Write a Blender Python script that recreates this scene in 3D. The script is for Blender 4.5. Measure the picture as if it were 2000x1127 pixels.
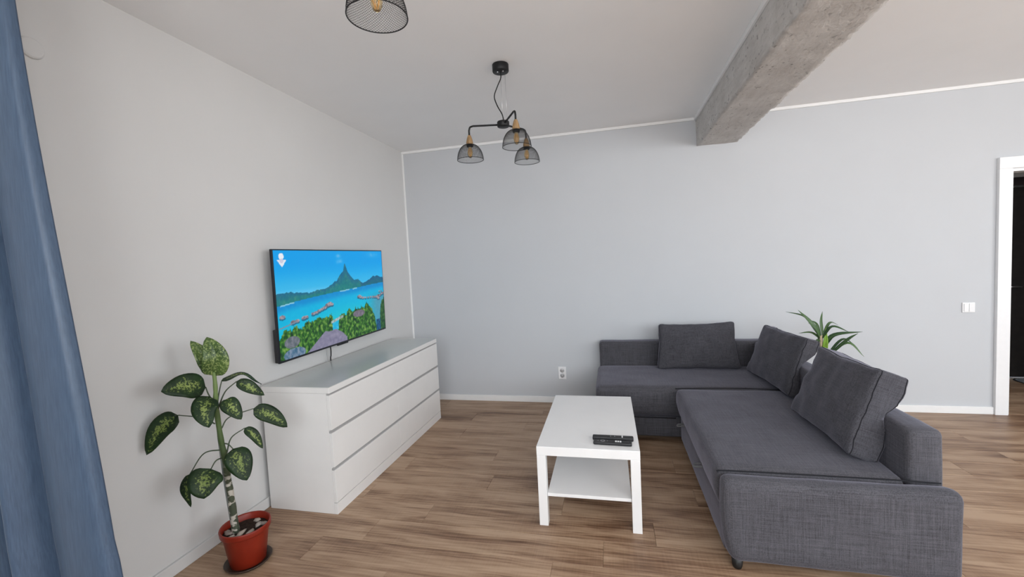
import bpy, bmesh, math, random
from mathutils import Vector, Matrix, noise

for o in list(bpy.data.objects):
    bpy.data.objects.remove(o, do_unlink=True)
SC = bpy.context.scene
COL = SC.collection
V = Vector

# ---------------------------------------------------------------- camera
F_PX, YAW, PITCH, ROLL = 827.03, -0.2314, -0.0590, -0.0496
cam_d = bpy.data.cameras.new('camera')
cam_d.sensor_fit = 'HORIZONTAL'
cam_d.sensor_width = 36.0
cam_d.lens = F_PX / 2000.0 * 36.0
cam_d.clip_start = 0.02
cam = bpy.data.objects.new('camera', cam_d)
COL.objects.link(cam)
fw = V((math.sin(YAW) * math.cos(PITCH), math.cos(YAW) * math.cos(PITCH), math.sin(PITCH)))
r0 = V((math.cos(YAW), -math.sin(YAW), 0))
u0 = r0.cross(fw)
rt = r0 * math.cos(ROLL) + u0 * math.sin(ROLL)
up = u0 * math.cos(ROLL) - r0 * math.sin(ROLL)
M = Matrix((rt, up, -fw)).transposed().to_4x4()
M.translation = (2.1707, -4.2998, 1.4608)
cam.matrix_world = M
SC.camera = cam

# ---------------------------------------------------------------- exposure, sky
SC.view_settings.view_transform = 'Standard'
SC.view_settings.look = 'None'
SC.view_settings.gamma = 1.0
SC.view_settings.use_curve_mapping = False
SC.view_settings.exposure = 0.0
SKY = 9.1

wd = bpy.data.worlds.new('sky')
SC.world = wd
wd.use_nodes = True
nt = wd.node_tree
nt.nodes.clear()
wo = nt.nodes.new('ShaderNodeOutputWorld')
bg = nt.nodes.new('ShaderNodeBackground')
tc = nt.nodes.new('ShaderNodeTexCoord')
sx = nt.nodes.new('ShaderNodeSeparateXYZ')
rp = nt.nodes.new('ShaderNodeValToRGB')
nt.links.new(tc.outputs['Generated'], sx.inputs[0])
mr = nt.nodes.new('ShaderNodeMapRange')
mr.inputs['From Min'].default_value = -1
mr.inputs['From Max'].default_value = 1
nt.links.new(sx.outputs['Z'], mr.inputs['Value'])
nt.links.new(mr.outputs[0], rp.inputs[0])
rp.color_ramp.elements[0].position = 0.46
rp.color_ramp.elements[0].color = (0.93, 0.93, 0.925, 1)     # sunlit ground outside
rp.color_ramp.elements[1].position = 0.53
rp.color_ramp.elements[1].color = (0.90, 0.955, 1.0, 1)       # hazy sky
nt.links.new(rp.outputs[0], bg.inputs[0])
bg.inputs[1].default_value = SKY
nt.links.new(bg.outputs[0], wo.inputs[0])

# room dimensions (metres)
HC = 2.724            # ceiling
XR = 7.60             # right wall
YB = -5.60            # window wall behind the camera
HALL_Y = 1.17
HX = 7.10             # hallway end
# window openings in the window wall: x0, x1, z0, z1
WINDOWS = [(1.10, 3.50, 0.95, 2.66), (3.90, 7.20, 0.95, 2.66)]
# window openings in the right wall: y0, y1, z0, z1
WINDOWS_R = [(-4.75, -2.45, 0.75, 2.64)]
def sky_portal(w, h, loc, rot):            # sampling aid in a window opening, gives no light itself
    ld = bpy.data.lights.new('window_sky_portal', 'AREA')
    ld.shape = 'RECTANGLE'
    ld.size = w
    ld.size_y = h
    ld.cycles.is_portal = True
    lo = bpy.data.objects.new('window_sky_portal', ld)
    COL.objects.link(lo)
    lo.location = loc
    lo.rotation_euler = rot
for (x0, x1, z0, z1) in WINDOWS:
    sky_portal(x1 - x0, z1 - z0, ((x0 + x1) / 2, YB - 0.16, (z0 + z1) / 2), (math.radians(90), 0, 0))
for (y0, y1, z0, z1) in WINDOWS_R:
    sky_portal(y1 - y0, z1 - z0, (XR + 0.16, (y0 + y1) / 2, (z0 + z1) / 2), (math.radians(90), 0, math.radians(90)))

# ---------------------------------------------------------------- material helpers
def lin(r, g, b):
    def c(v):
        v /= 255.0
        return v / 12.92 if v <= 0.04045 else ((v + 0.055) / 1.055) ** 2.4
    return (c(r), c(g), c(b), 1.0)

MATS = {}
class NT:
    def __init__(s, name, rough=0.5, spec=0.5, metal=0.0):
        s.m = bpy.data.materials.new(name)
        s.m.use_nodes = True
        s.t = s.m.node_tree
        s.b = s.t.nodes['Principled BSDF']
        s.b.inputs['Roughness'].default_value = rough
        s.b.inputs['Metallic'].default_value = metal
        s.b.inputs['Specular IOR Level'].default_value = spec
        MATS[name] = s.m
    def n(s, typ, **kw):
        nd = s.t.nodes.new(typ)
        for k, v in kw.items():
            if k in nd.inputs.keys() if isinstance(k, str) else False:
                nd.inputs[k].default_value = v
            else:
                setattr(nd, k, v)
        return nd
    def l(s, a, b):
        s.t.links.new(a, b)
    def coord(s, kind='Object', scale=(1, 1, 1), loc=(0, 0, 0)):
        tc = s.n('ShaderNodeTexCoord')
        mp = s.n('ShaderNodeMapping')
        mp.inputs['Scale'].default_value = scale
        mp.inputs['Location'].default_value = loc
        s.l(tc.outputs[kind], mp.inputs[0])
        return mp.outputs[0]
    def noise(s, vec, scale=5, detail=3, rough=0.55, dist=0.0):
        nd = s.n('ShaderNodeTexNoise')
        nd.inputs['Scale'].default_value = scale
        nd.inputs['Detail'].default_value = detail
        nd.inputs['Roughness'].default_value = rough
        nd.inputs['Distortion'].default_value = dist
        s.l(vec, nd.inputs['Vector'])
        return nd.outputs['Fac']
    def ramp(s, fac, stops):
        nd = s.n('ShaderNodeValToRGB')
        e = nd.color_ramp.elements
        while len(e) < len(stops):
            e.new(0.5)
        for i, (p, c) in enumerate(stops):
            e[i].position = p
            e[i].color = c
        s.l(fac, nd.inputs[0])
        return nd.outputs[0]
    def math(s, op, a, b=None, clamp=False):
        nd = s.n('ShaderNodeMath')
        nd.operation = op
        nd.use_clamp = clamp
        for i, x in enumerate((a, b)):
            if x is None:
                continue
            if isinstance(x, (int, float)):
                nd.inputs[i].default_value = x
            else:
                s.l(x, nd.inputs[i])
        return nd.outputs[0]
    def mix(s, fac, a, b, blend='MIX'):
        nd = s.n('ShaderNodeMix')
        nd.data_type = 'RGBA'
        nd.blend_type = blend
        for sock, x in ((nd.inputs['Factor'], fac), (nd.inputs['A'], a), (nd.inputs['B'], b)):
            pass
        ins = [nd.inputs[0], nd.inputs[6], nd.inputs[7]]
        for sock, x in zip(ins, (fac, a, b)):
            if isinstance(x, (int, float)):
                sock.default_value = x
            elif isinstance(x, tuple):
                sock.default_value = x
            else:
                s.l(x, sock)
        return nd.outputs[2]
    def color(s, c):
        if isinstance(c, tuple):
            s.b.inputs['Base Color'].default_value = c
        else:
            s.l(c, s.b.inputs['Base Color'])
    def bump(s, h, strength=0.3, dist=0.01):
        nd = s.n('ShaderNodeBump')
        nd.inputs['Strength'].default_value = strength
        nd.inputs['Distance'].default_value = dist
        s.l(h, nd.inputs['Height'])
        s.l(nd.outputs[0], s.b.inputs['Normal'])

def paint(name, col, var=0.007, rough=0.85, scale=3.0, bump=0.04):
    s = NT(name, rough, 0.25)
    v = s.coord()
    f = s.noise(v, scale, 4)
    d = tuple(max(0, c * (1 - var)) for c in col[:3]) + (1,)
    h = tuple(min(1, c * (1 + var)) for c in col[:3]) + (1,)
    s.color(s.ramp(f, [(0.35, d), (0.65, h)]))
    s.bump(s.noise(v, 220, 2), bump, 0.002)
    return s.m

def plain(name, col, rough=0.4, spec=0.5, metal=0.0, var=0.04, scale=30, bump=0.0):
    s = NT(name, rough, spec, metal)
    v = s.coord()
    f = s.noise(v, scale, 3)
    d = tuple(max(0, c * (1 - var)) for c in col[:3]) + (1,)
    h = tuple(min(1, c * (1 + var)) for c in col[:3]) + (1,)
    s.color(s.ramp(f, [(0.3, d), (0.7, h)]))
    if bump:
        s.bump(s.noise(v, scale * 6, 2), bump, 0.002)
    return s.m

paint('wall_white', (0.675, 0.671, 0.666, 1))
paint('wall_grey', (0.56, 0.575, 0.60, 1))
paint('ceiling_white', (0.91, 0.91, 0.915, 1))
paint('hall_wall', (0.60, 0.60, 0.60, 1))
plain('trim_white', (0.84, 0.84, 0.84, 1), 0.35, 0.5, var=0.01)
plain('door_casing', (0.84, 0.84, 0.85, 1), 0.35, 0.5, var=0.01)
plain('furniture_white', (0.83, 0.822, 0.82, 1), 0.22, 0.5, var=0.012, scale=8)
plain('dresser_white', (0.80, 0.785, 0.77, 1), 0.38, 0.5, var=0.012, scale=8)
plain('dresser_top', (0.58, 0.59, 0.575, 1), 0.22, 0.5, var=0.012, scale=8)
plain('groove_grey', (0.40, 0.39, 0.385, 1), 0.6, 0.3, var=0.01)
plain('black_metal', (0.009, 0.009, 0.010, 1), 0.5, 0.35, var=0.1)
plain('steel', (0.55, 0.55, 0.56, 1), 0.28, 0.5, 1.0, var=0.03)
plain('black_plastic', (0.012, 0.012, 0.014, 1), 0.5, 0.5, var=0.08)
plain('tv_bezel', (0.006, 0.007, 0.012, 1), 0.3, 0.5, var=0.05)
plain('button_grey', (0.25, 0.25, 0.26, 1), 0.5)
plain('button_light', (0.75, 0.75, 0.76, 1), 0.5)
plain('outlet_grey', (0.50, 0.50, 0.51, 1), 0.4)
plain('cable_grey', (0.45, 0.45, 0.46, 1), 0.5)
plain('white_plastic', (0.82, 0.82, 0.83, 1), 0.3, 0.5, var=0.01)
plain('hole_dark', (0.05, 0.05, 0.055, 1), 0.6)
plain('dark_door', (0.020, 0.017, 0.016, 1), 0.45, 0.4, var=0.25, scale=14)
plain('dark_frame', (0.022, 0.016, 0.018, 1), 0.5, 0.4, var=0.2, scale=14)
plain('strap_grey', (0.16, 0.16, 0.165, 1), 0.8)
plain('sofa_leg', (0.008, 0.008, 0.008, 1), 0.5)
plain('seam_dark', (0.022, 0.022, 0.026, 1), 0.9, 0.1)
plain('mat_grey', (0.30, 0.33, 0.36, 1), 0.9, 0.1, var=0.15, scale=60)
plain('saucer_dark', (0.045, 0.028, 0.020, 1), 0.5, 0.4, var=0.15)
plain('pot_inner', (0.20, 0.055, 0.03, 1), 0.6, 0.3)

def mat_pot():
    s = NT('pot_orange', 0.42, 0.4)
    v = s.coord()
    f = s.noise(v, 9, 4)
    s.color(s.ramp(f, [(0.3, lin(124, 33, 17)), (0.7, lin(142, 42, 22))]))
    return s.m
mat_pot()

def mat_soil():
    s = NT('soil', 0.95, 0.1)
    v = s.coord()
    f = s.noise(v, 60, 5, 0.7)
    s.color(s.ramp(f, [(0.3, (0.012, 0.008, 0.007, 1)), (0.62, (0.05, 0.032, 0.025, 1)), (0.8, (0.16, 0.12, 0.10, 1))]))
    s.bump(f, 0.8, 0.01)
mat_soil()

def mat_stone():
    s = NT('pebble', 0.8, 0.2)
    v = s.coord()
    oi = s.n('ShaderNodeObjectInfo')
    f = s.noise(v, 35, 4)
    base = s.ramp(oi.outputs['Random'], [(0.0, (0.34, 0.28, 0.25, 1)), (0.5, (0.62, 0.55, 0.48, 1)), (1.0, (0.40, 0.39, 0.41, 1))])
    s.color(s.mix(s.math('MULTIPLY', f, 0.7), base, (0.16, 0.12, 0.10, 1)))
mat_stone()

def mat_wood_neck():
    s = NT('lamp_wood', 0.5, 0.4)
    v = s.coord(scale=(30, 30, 6))
    f = s.noise(v, 3, 4, 0.6, 0.6)
    s.color(s.ramp(f, [(0.3, lin(126, 98, 66)), (0.7, lin(168, 136, 96))]))
mat_wood_neck()

def mat_floor():
    s = NT('laminate_wood', 0.42, 0.42)
    oi = s.n('ShaderNodeObjectInfo')
    tc = s.n('ShaderNodeTexCoord')
    comb = s.n('ShaderNodeCombineXYZ')
    s.l(s.math('MULTIPLY', oi.outputs['Random'], 47.0), comb.inputs[0])
    s.l(s.math('MULTIPLY', oi.outputs['Random'], 31.0), comb.inputs[1])
    add = s.n('ShaderNodeVectorMath')
    s.l(tc.outputs['Object'], add.inputs[0])
    s.l(comb.outputs[0], add.inputs[1])
    def mp(sc):
        m = s.n('ShaderNodeMapping')
        m.inputs['Scale'].default_value = sc
        s.l(add.outputs[0], m.inputs[0])
        return m.outputs[0]
    broad = s.noise(mp((1.5, 9, 1)), 1.0, 3, 0.55, 0.7)        # broad dark and light bands
    mid = s.noise(mp((2.6, 34, 1)), 1.0, 4, 0.6, 1.1)          # grain lines
    fine = s.noise(mp((7, 190, 1)), 1.0, 3, 0.6)               # fibres
    saw = s.noise(mp((120, 5, 1)), 1.0, 2, 0.5)                # cross saw marks
    w = s.n('ShaderNodeTexWave')
    w.wave_type = 'RINGS'
    w.inputs['Scale'].default_value = 1.6
    w.inputs['Distortion'].default_value = 9.0
    w.inputs['Detail'].default_value = 2.5
    w.inputs['Detail Scale'].default_value = 1.4
    s.l(mp((0.9, 8.5, 1)), w.inputs['Vector'])
    t = s.math('MULTIPLY', broad, 0.86)
    t = s.math('ADD', t, s.math('MULTIPLY', mid, 0.36))
    t = s.math('ADD', t, s.math('MULTIPLY', fine, 0.12))
    t = s.math('ADD', t, s.math('MULTIPLY', w.outputs['Fac'], 0.09))
    t = s.math('ADD', t, s.math('MULTIPLY', s.math('SUBTRACT', oi.outputs['Random'], 0.5), 0.10))
    t = s.math('ADD', t, s.math('MULTIPLY', s.math('SUBTRACT', saw, 0.5), 0.08))
    c = s.ramp(t, [(0.46, FL[0]), (0.57, FL[1]), (0.69, FL[2]), (0.84, FL[3])])
    s.color(c)
    rr = s.math('ADD', s.math('MULTIPLY', mid, 0.18), 0.34)
    s.l(rr, s.b.inputs['Roughness'])
    s.bump(t, 0.12, 0.002)
FL = [(0.125, 0.063, 0.034, 1), (0.215, 0.124, 0.074, 1), (0.335, 0.215, 0.136, 1), (0.440, 0.303, 0.202, 1)]
mat_floor()

def mat_fabric(name, dark, light, bumpk=0.25):
    s = NT(name, 0.92, 0.12)
    a = s.noise(s.coord(scale=(7, 330, 330)), 1, 3, 0.7)
    b = s.noise(s.coord(scale=(330, 7, 330)), 1, 3, 0.7)
    c = s.noise(s.coord(scale=(330, 330, 7)), 1, 3, 0.7)
    big = s.noise(s.coord(), 6, 3)
    t = s.math('ADD', s.math('ADD', a, b), c)
    t = s.math('ADD', s.math('MULTIPLY', t, 0.40), s.math('MULTIPLY', big, 0.12))
    s.color(s.ramp(t, [(0.50, dark), (0.82, light)]))
    s.b.inputs['Sheen Weight'].default_value = 0.28
    s.b.inputs['Sheen Roughness'].default_value = 0.4
    s.b.inputs['Sheen Tint'].default_value = (0.84, 0.82, 1.0, 1)
    s.bump(t, bumpk, 0.003)
mat_fabric('sofa_fabric', (0.033, 0.032, 0.037, 1), (0.120, 0.117, 0.132, 1))
mat_fabric('cushion_fabric', (0.028, 0.027, 0.032, 1), (0.104, 0.102, 0.116, 1))

def mat_curtain():
    s = NT('curtain_satin', 0.42, 0.35)
    v = s.coord(scale=(260, 260, 14))
    f = s.noise(v, 1, 3)
    s.color(s.ramp(f, [(0.3, (0.042, 0.066, 0.108, 1)), (0.7, (0.060, 0.093, 0.148, 1))]))
    s.b.inputs['Sheen Weight'].default_value = 0.06
    s.b.inputs['Sheen Roughness'].default_value = 0.35
    s.bump(f, 0.08, 0.002)
mat_curtain()

def mat_concrete():
    s = NT('bare_concrete', 0.9, 0.2)
    v = s.coord()
    a = s.noise(v, 4, 6, 0.65)
    b = s.noise(s.coord(scale=(30, 6, 30)), 1, 5, 0.6)
    pits = s.noise(s.coord(scale=(38, 26, 38)), 1, 5, 0.62, 0.4)
    vor = s.n('ShaderNodeTexVoronoi')
    vor.inputs['Scale'].default_value = 26
    s.l(v, vor.inputs['Vector'])
    patch = s.noise(v, 2.6, 2)
    holes = s.math('MULTIPLY', s.math('LESS_THAN', vor.outputs['Distance'], 0.17), s.math('GREATER_THAN', patch, 0.55))
    t = s.math('ADD', s.math('MULTIPLY', a, 0.55), s.math('MULTIPLY', b, 0.45))
    c = s.ramp(t, [(0.30, (0.46, 0.435, 0.415, 1)), (0.52, (0.57, 0.55, 0.53, 1)), (0.72, (0.68, 0.66, 0.64, 1))])
    pm = s.ramp(pits, [(0.30, (0.55, 0.55, 0.55, 1)), (0.40, (1, 1, 1, 1))])
    c = s.mix(1.0, c, pm, 'MULTIPLY')
    c = s.mix(s.math('MULTIPLY', holes, 0.55), c, (0.07, 0.065, 0.06, 1))
    s.color(c)
    h = s.math('SUBTRACT', s.math('ADD', pits, s.math('MULTIPLY', a, 0.6)), s.math('MULTIPLY', holes, 0.8))
    s.bump(h, 0.6, 0.010)
mat_concrete()

def mat_leaf():
    s = NT('speckled_leaf', 0.52, 0.28)
    uv = s.n('ShaderNodeUVMap')
    sp = s.n('ShaderNodeSeparateXYZ')
    s.l(uv.outputs[0], sp.inputs[0])
    across = s.math('ABSOLUTE', s.math('SUBTRACT', sp.outputs[0], 0.5))      # 0 at the midrib, 0.5 at the margin
    mid = s.math('SUBTRACT', 1.0, s.math('MULTIPLY', across, 2.3), True)
    endm = s.math('SUBTRACT', 1.0, s.math('ABSOLUTE', s.math('MULTIPLY', s.math('SUBTRACT', sp.outputs[1], 0.5), 1.9)), True)
    mask = s.math('MULTIPLY', mid, s.math('POWER', endm, 0.5))
    v = s.coord()
    spk = s.noise(v, 105, 3, 0.65, 0.3)
    thr = s.math('ADD', spk, s.math('MULTIPLY', s.math('SUBTRACT', mask, 0.45), 0.30))
    g = s.noise(v, 14, 2)
    base = s.ramp(g, [(0.3, (0.008, 0.020, 0.007, 1)), (0.7, (0.017, 0.042, 0.012, 1))])
    pale = s.ramp(g, [(0.3, (0.15, 0.21, 0.045, 1)), (0.7, (0.26, 0.32, 0.095, 1))])
    f = s.ramp(thr, [(0.53, (0, 0, 0, 1)), (0.64, (1, 1, 1, 1))])
    c = s.mix(f, base, pale)
    s.color(c)
    s.b.inputs['Transmission Weight'].default_value = 0.0
    s.bump(s.noise(v, 40, 2), 0.15, 0.004)
mat_leaf()

def mat_leaf_young():
    s = NT('pale_leaf', 0.4, 0.45)
    v = s.coord()
    spk = s.noise(v, 110, 3, 0.65, 0.3)
    g = s.noise(v, 12, 2)
    base = s.ramp(g, [(0.3, (0.030, 0.065, 0.016, 1)), (0.7, (0.085, 0.145, 0.035, 1))])
    f = s.ramp(spk, [(0.50, (0, 0, 0, 1)), (0.60, (1, 1, 1, 1))])
    s.color(s.mix(f, base, (0.27, 0.34, 0.12, 1)))
mat_leaf_young()

def mat_stem():
    s = NT('stem_green', 0.5, 0.4)
    v = s.coord()
    sp = s.n('ShaderNodeSeparateXYZ')
    s.l(v, sp.inputs[0])
    # leaf scars: pale bands low down, plain green above
    zz = sp.outputs[2]
    band = s.noise(s.coord(scale=(25, 25, 42)), 1, 2, 0.5)
    low = s.ramp(s.math('MULTIPLY', zz, 1.0), [(0.44, (1, 1, 1, 1)), (0.54, (0, 0, 0, 1))])
    scar = s.math('MULTIPLY', low, s.ramp(band, [(0.50, (0, 0, 0, 1)), (0.56, (1, 1, 1, 1))]))
    g = s.ramp(zz, [(0.15, (0.06, 0.075, 0.05, 1)), (0.45, (0.055, 0.062, 0.035, 1)), (0.65, (0.06, 0.10, 0.03, 1)), (0.9, (0.16, 0.23, 0.075, 1))])
    s.color(s.mix(scar, g, (0.50, 0.46, 0.40, 1)))
mat_stem()
plain('petiole_green', (0.062, 0.085, 0.05, 1), 0.5, 0.4, var=0.2)
plain('stake_grey', (0.26, 0.28, 0.27, 1), 0.5, 0.4, var=0.15)

def mat_strap_leaf():
    s = NT('strap_leaf', 0.4, 0.45)
    uv = s.n('ShaderNodeUVMap')
    sp = s.n('ShaderNodeSeparateXYZ')
    s.l(uv.outputs[0], sp.inputs[0])
    oi = s.n('ShaderNodeObjectInfo')
    across = s.math('ABSOLUTE', s.math('SUBTRACT', sp.outputs[0], 0.5))
    c0 = s.ramp(oi.outputs['Random'], [(0, (0.030, 0.075, 0.030, 1)), (1, (0.070, 0.135, 0.045, 1))])
    f = s.ramp(across, [(0.02, (1, 1, 1, 1)), (0.10, (0, 0, 0, 1))])
    s.color(s.mix(s.math('MULTIPLY', f, 0.5), c0, (0.17, 0.26, 0.08, 1)))
mat_strap_leaf()
plain('strap_leaf_bright', (0.20, 0.36, 0.04, 1), 0.4, 0.4, var=0.2, scale=20)
plain('trunk_pale', (0.48, 0.38, 0.26, 1), 0.8, 0.2, var=0.3, scale=30)
plain('pot_white', (0.70, 0.70, 0.69, 1), 0.4)

def mat_glass():
    m = bpy.data.materials.new('window_glass')
    m.use_nodes = True
    t = m.node_tree
    t.nodes.clear()
    o = t.nodes.new('ShaderNodeOutputMaterial')
    mx = t.nodes.new('ShaderNodeMixShader')
    tr = t.nodes.new('ShaderNodeBsdfTransparent')
    gl = t.nodes.new('ShaderNodeBsdfGlossy')
    gl.inputs['Roughness'].default_value = 0.02
    mx.inputs[0].default_value = 0.06
    t.links.new(tr.outputs[0], mx.inputs[1])
    t.links.new(gl.outputs[0], mx.inputs[2])
    t.links.new(mx.outputs[0], o.inputs[0])
    MATS['window_glass'] = m
    s = NT('bulb_glass', 0.05, 0.5)
    s.color((1.0, 0.80, 0.50, 1))
    s.b.inputs['Transmission Weight'].default_value = 0.95
    s.b.inputs['IOR'].default_value = 1.3
mat_glass()
plain('filament_amber', (0.75, 0.42, 0.12, 1), 0.4)
plain('brass', (0.62, 0.45, 0.20, 1), 0.35, 0.5, 0.8)

def mat_screen():
    m = bpy.data.materials.new('tv_picture')
    m.use_nodes = True
    t = m.node_tree
    b = t.nodes['Principled BSDF']
    at = t.nodes.new('ShaderNodeVertexColor')
    at.layer_name = 'picture'
    b.inputs['Base Color'].default_value = (0.01, 0.01, 0.01, 1)
    b.inputs['Roughness'].default_value = 0.3
    b.inputs['Specular IOR Level'].default_value = 0.15
    t.links.new(at.outputs[0], b.inputs['Emission Color'])
    b.inputs['Emission Strength'].default_value = 0.95
    MATS['tv_picture'] = m
mat_screen()

# ---------------------------------------------------------------- mesh helpers
def link(o, parent=None):
    COL.objects.link(o)
    if parent is not None:
        o.parent = parent
    return o

def obj(name, bm, mat, parent=None, smooth=False, loc=None):
    me = bpy.data.meshes.new(name)
    bmesh.ops.recalc_face_normals(bm, faces=bm.faces[:])
    bm.to_mesh(me)
    bm.free()
    if mat:
        me.materials.append(MATS[mat])
    if smooth:
        for p in me.polygons:
            p.use_smooth = True
    o = bpy.data.objects.new(name, me)
    if loc is not None:
        o.location = loc
    return link(o, parent)

def tag(o, label, cat=None, group=None, kind=None):
    o['label'] = label
    if cat:
        o['category'] = cat
    if group:
        o['group'] = group
    if kind:
        o['kind'] = kind
    return o

def empty(name, loc=(0, 0, 0), rz=0.0):
    o = bpy.data.objects.new(name, None)
    o.empty_display_size = 0.1
    o.location = loc
    o.rotation_euler = (0, 0, rz)
    return link(o)

def box(x0, x1, y0, y1, z0, z1, bev=0.0, seg=2, bm=None):
    own = bmesh.new()
    bmesh.ops.create_cube(own, size=1.0)
    for v in own.verts:
        v.co = V((x0 + (v.co.x + .5) * (x1 - x0), y0 + (v.co.y + .5) * (y1 - y0), z0 + (v.co.z + .5) * (z1 - z0)))
    if bev > 0:
        bmesh.ops.bevel(own, geom=own.edges[:], offset=bev, segments=seg, affect='EDGES', profile=0.5)
    if bm is None:
        return own
    join(bm, own)
    return bm

def join(bm, other):
    me = bpy.data.meshes.new('tmp')
    other.to_mesh(me)
    other.free()
    bm.from_mesh(me)
    bpy.data.meshes.remove(me)

def catmull(pts, n=8):
    pts = [V(p) for p in pts]
    if len(pts) < 3:
        return [pts[0].lerp(pts[1], i / n) for i in range(n + 1)]
    P = [2 * pts[0] - pts[1]] + pts + [2 * pts[-1] - pts[-2]]
    out = []
    for i in range(1, len(P) - 2):
        a, b, c, d = P[i - 1], P[i], P[i + 1], P[i + 2]
        for k in range(n):
            t = k / n
            out.append(0.5 * ((2 * b) + (c - a) * t + (2 * a - 5 * b + 4 * c - d) * t * t + (3 * b - a - 3 * c + d) * t ** 3))
    out.append(pts[-1])
    return out

def tube(pts, rad, sides=8, bm=None, cap=True, closed=False):
    """swept tube; rad is a number or a function of 0..1"""
    bm = bm or bmesh.new()
    n = len(pts)
    rings = []
    prev = None
    for i, p in enumerate(pts):
        p = V(p)
        a = V(pts[i - 1]) if (i > 0 or closed) else p
        b = V(pts[(i + 1) % n]) if (i < n - 1 or closed) else p
        t = (b - a).normalized()
        if prev is None:
            ref = V((0, 0, 1)) if abs(t.z) < 0.9 else V((1, 0, 0))
            s = t.cross(ref).normalized()
        else:
            s = (prev - t * prev.dot(t)).normalized()
        prev = s
        w = t.cross(s)
        r = rad(i / max(1, n - 1)) if callable(rad) else rad
        rings.append([bm.verts.new(p + (s * math.cos(2 * math.pi * k / sides) + w * math.sin(2 * math.pi * k / sides)) * r) for k in range(sides)])
    m = n if closed else n - 1
    for i in range(m):
        A, B = rings[i], rings[(i + 1) % n]
        for k in range(sides):
            bm.faces.new((A[k], A[(k + 1) % sides], B[(k + 1) % sides], B[k]))
    if cap and not closed:
        bm.faces.new(rings[0][::-1])
        bm.faces.new(rings[-1])
    return bm

def lathe(prof, seg=32, bm=None, c=(0, 0, 0), cap0=False, cap1=False):
    bm = bm or bmesh.new()
    c = V(c)
    rings = []
    for (r, z) in prof:
        if r < 1e-6:
            rings.append([bm.verts.new(c + V((0, 0, z)))])
        else:
            rings.append([bm.verts.new(c + V((r * math.cos(2 * math.pi * k / seg), r * math.sin(2 * math.pi * k / seg), z))) for k in range(seg)])
    for A, B in zip(rings, rings[1:]):
        for k in range(seg):
            k2 = (k + 1) % seg
            if len(A) == 1 and len(B) == 1:
                continue
            if len(A) == 1:
                bm.faces.new((A[0], B[k2], B[k]))
            elif len(B) == 1:
                bm.faces.new((A[k], A[k2], B[0]))
            else:
                bm.faces.new((A[k], A[k2], B[k2], B[k]))
    if cap0 and len(rings[0]) > 1:
        bm.faces.new(rings[0][::-1])
    if cap1 and len(rings[-1]) > 1:
        bm.faces.new(rings[-1])
    return bm

def axis_pts(h, r, n):
    e = [-h, -h + r * .13, -h + r * .4, -h + r]
    inner = [(-h + r) + (2 * h - 2 * r) * i / n for i in range(1, n)]
    return e + inner + [-x for x in e[::-1]]

def rbox(hx, hy, hz, r, n=(8, 8, 4), disp=None):
    """rounded box, fine enough to be displaced"""
    H = (hx, hy, hz)
    ax = [axis_pts(H[i], r, n[i]) for i in range(3)]
    bm = bmesh.new()
    cache = {}
    def vert(p):
        k = tuple(round(c, 6) for c in p)
        if k in cache:
            return cache[k]
        q = V(p)
        inn = V([max(-(H[i] - r), min(H[i] - r, q[i])) for i in range(3)])
        d = q - inn
        if d.length > 1e-9:
            m = max(abs(c) for c in d)
            q = inn + d.normalized() * (r * m / r if m < r else r)
        if disp:
            q = disp(q, H)
        cache[k] = bm.verts.new(q)
        return cache[k]
    for a in range(3):
        b, c = (a + 1) % 3, (a + 2) % 3
        for s in (-1, 1):
            for i in range(len(ax[b]) - 1):
                for j in range(len(ax[c]) - 1):
                    def P(bi, cj):
                        p = [0, 0, 0]
                        p[a] = s * H[a]
                        p[b] = ax[b][bi]
                        p[c] = ax[c][cj]
                        return vert(p)
                    vs = [P(i, j), P(i + 1, j), P(i + 1, j + 1), P(i, j + 1)]
                    if len(set(vs)) == 4:
                        try:
                            bm.faces.new(vs)
                        except ValueError:
                            pass
    return bm

def nz(p, s, seed=0.0):
    return noise.noise(V((p[0] * s + seed, p[1] * s + seed * 1.7, p[2] * s - seed)))

R = random.Random(7)

# ---------------------------------------------------------------- setting: floor of separate planks
PW, PL, PT = 0.195, 1.285, 0.008
floor = obj('floor', box(-0.02, XR + 0.02, YB, 0.0, -0.12, -PT - 0.0002), 'seam_dark')
tag(floor, 'brown wood laminate floor of staggered planks', 'floor', kind='structure')
def plank_mesh(l, w):
    bm = box(-l / 2 + .0004, l / 2 - .0004, -w / 2 + .0004, w / 2 - .0004, -PT, 0)
    top = [e for e in bm.edges if all(abs(v.co.z) < 1e-6 for v in e.verts)]
    bmesh.ops.bevel(bm, geom=top, offset=0.0012, segments=1, affect='EDGES')
    me = bpy.data.meshes.new('plank')
    bmesh.ops.recalc_face_normals(bm, faces=bm.faces[:])
    bm.to_mesh(me)
    bm.free()
    me.materials.append(MATS['laminate_wood'])
    return me
full = {}
JOINT = {6: 1.265, 10: 2.346, 11: 0.80, 12: 0.56, 4: 0.86}
def planks(y_top, nrow, xa, xb, parent, first, last_y):
    for k in range(nrow):
        ya = y_top - PW * k
        yb = max(last_y, ya - PW)
        w = ya - yb
        if w < 0.02:
            continue
        j = JOINT.get(k + first, R.uniform(0, PL))
        x = xa + ((j - xa) % PL) - PL
        while x < xb:
            p0, p1 = max(x, xa), min(x + PL, xb)
            x += PL
            if p1 - p0 < 0.03:
                continue
            key = (round(p1 - p0, 4), round(w, 4))
            if key not in full:
                full[key] = plank_mesh(*key)
            o = bpy.data.objects.new('plank', full[key])
            o.location = ((p0 + p1) / 2, (ya + yb) / 2, 0)
            link(o, parent)
planks(0.0, 29, 0.0, XR, floor, 0, YB)
hall_floor = obj('floor_hall', box(5.0, HX, 0.0, HALL_Y + 0.06, -0.12, -PT - 0.0002), 'seam_dark')
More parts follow.
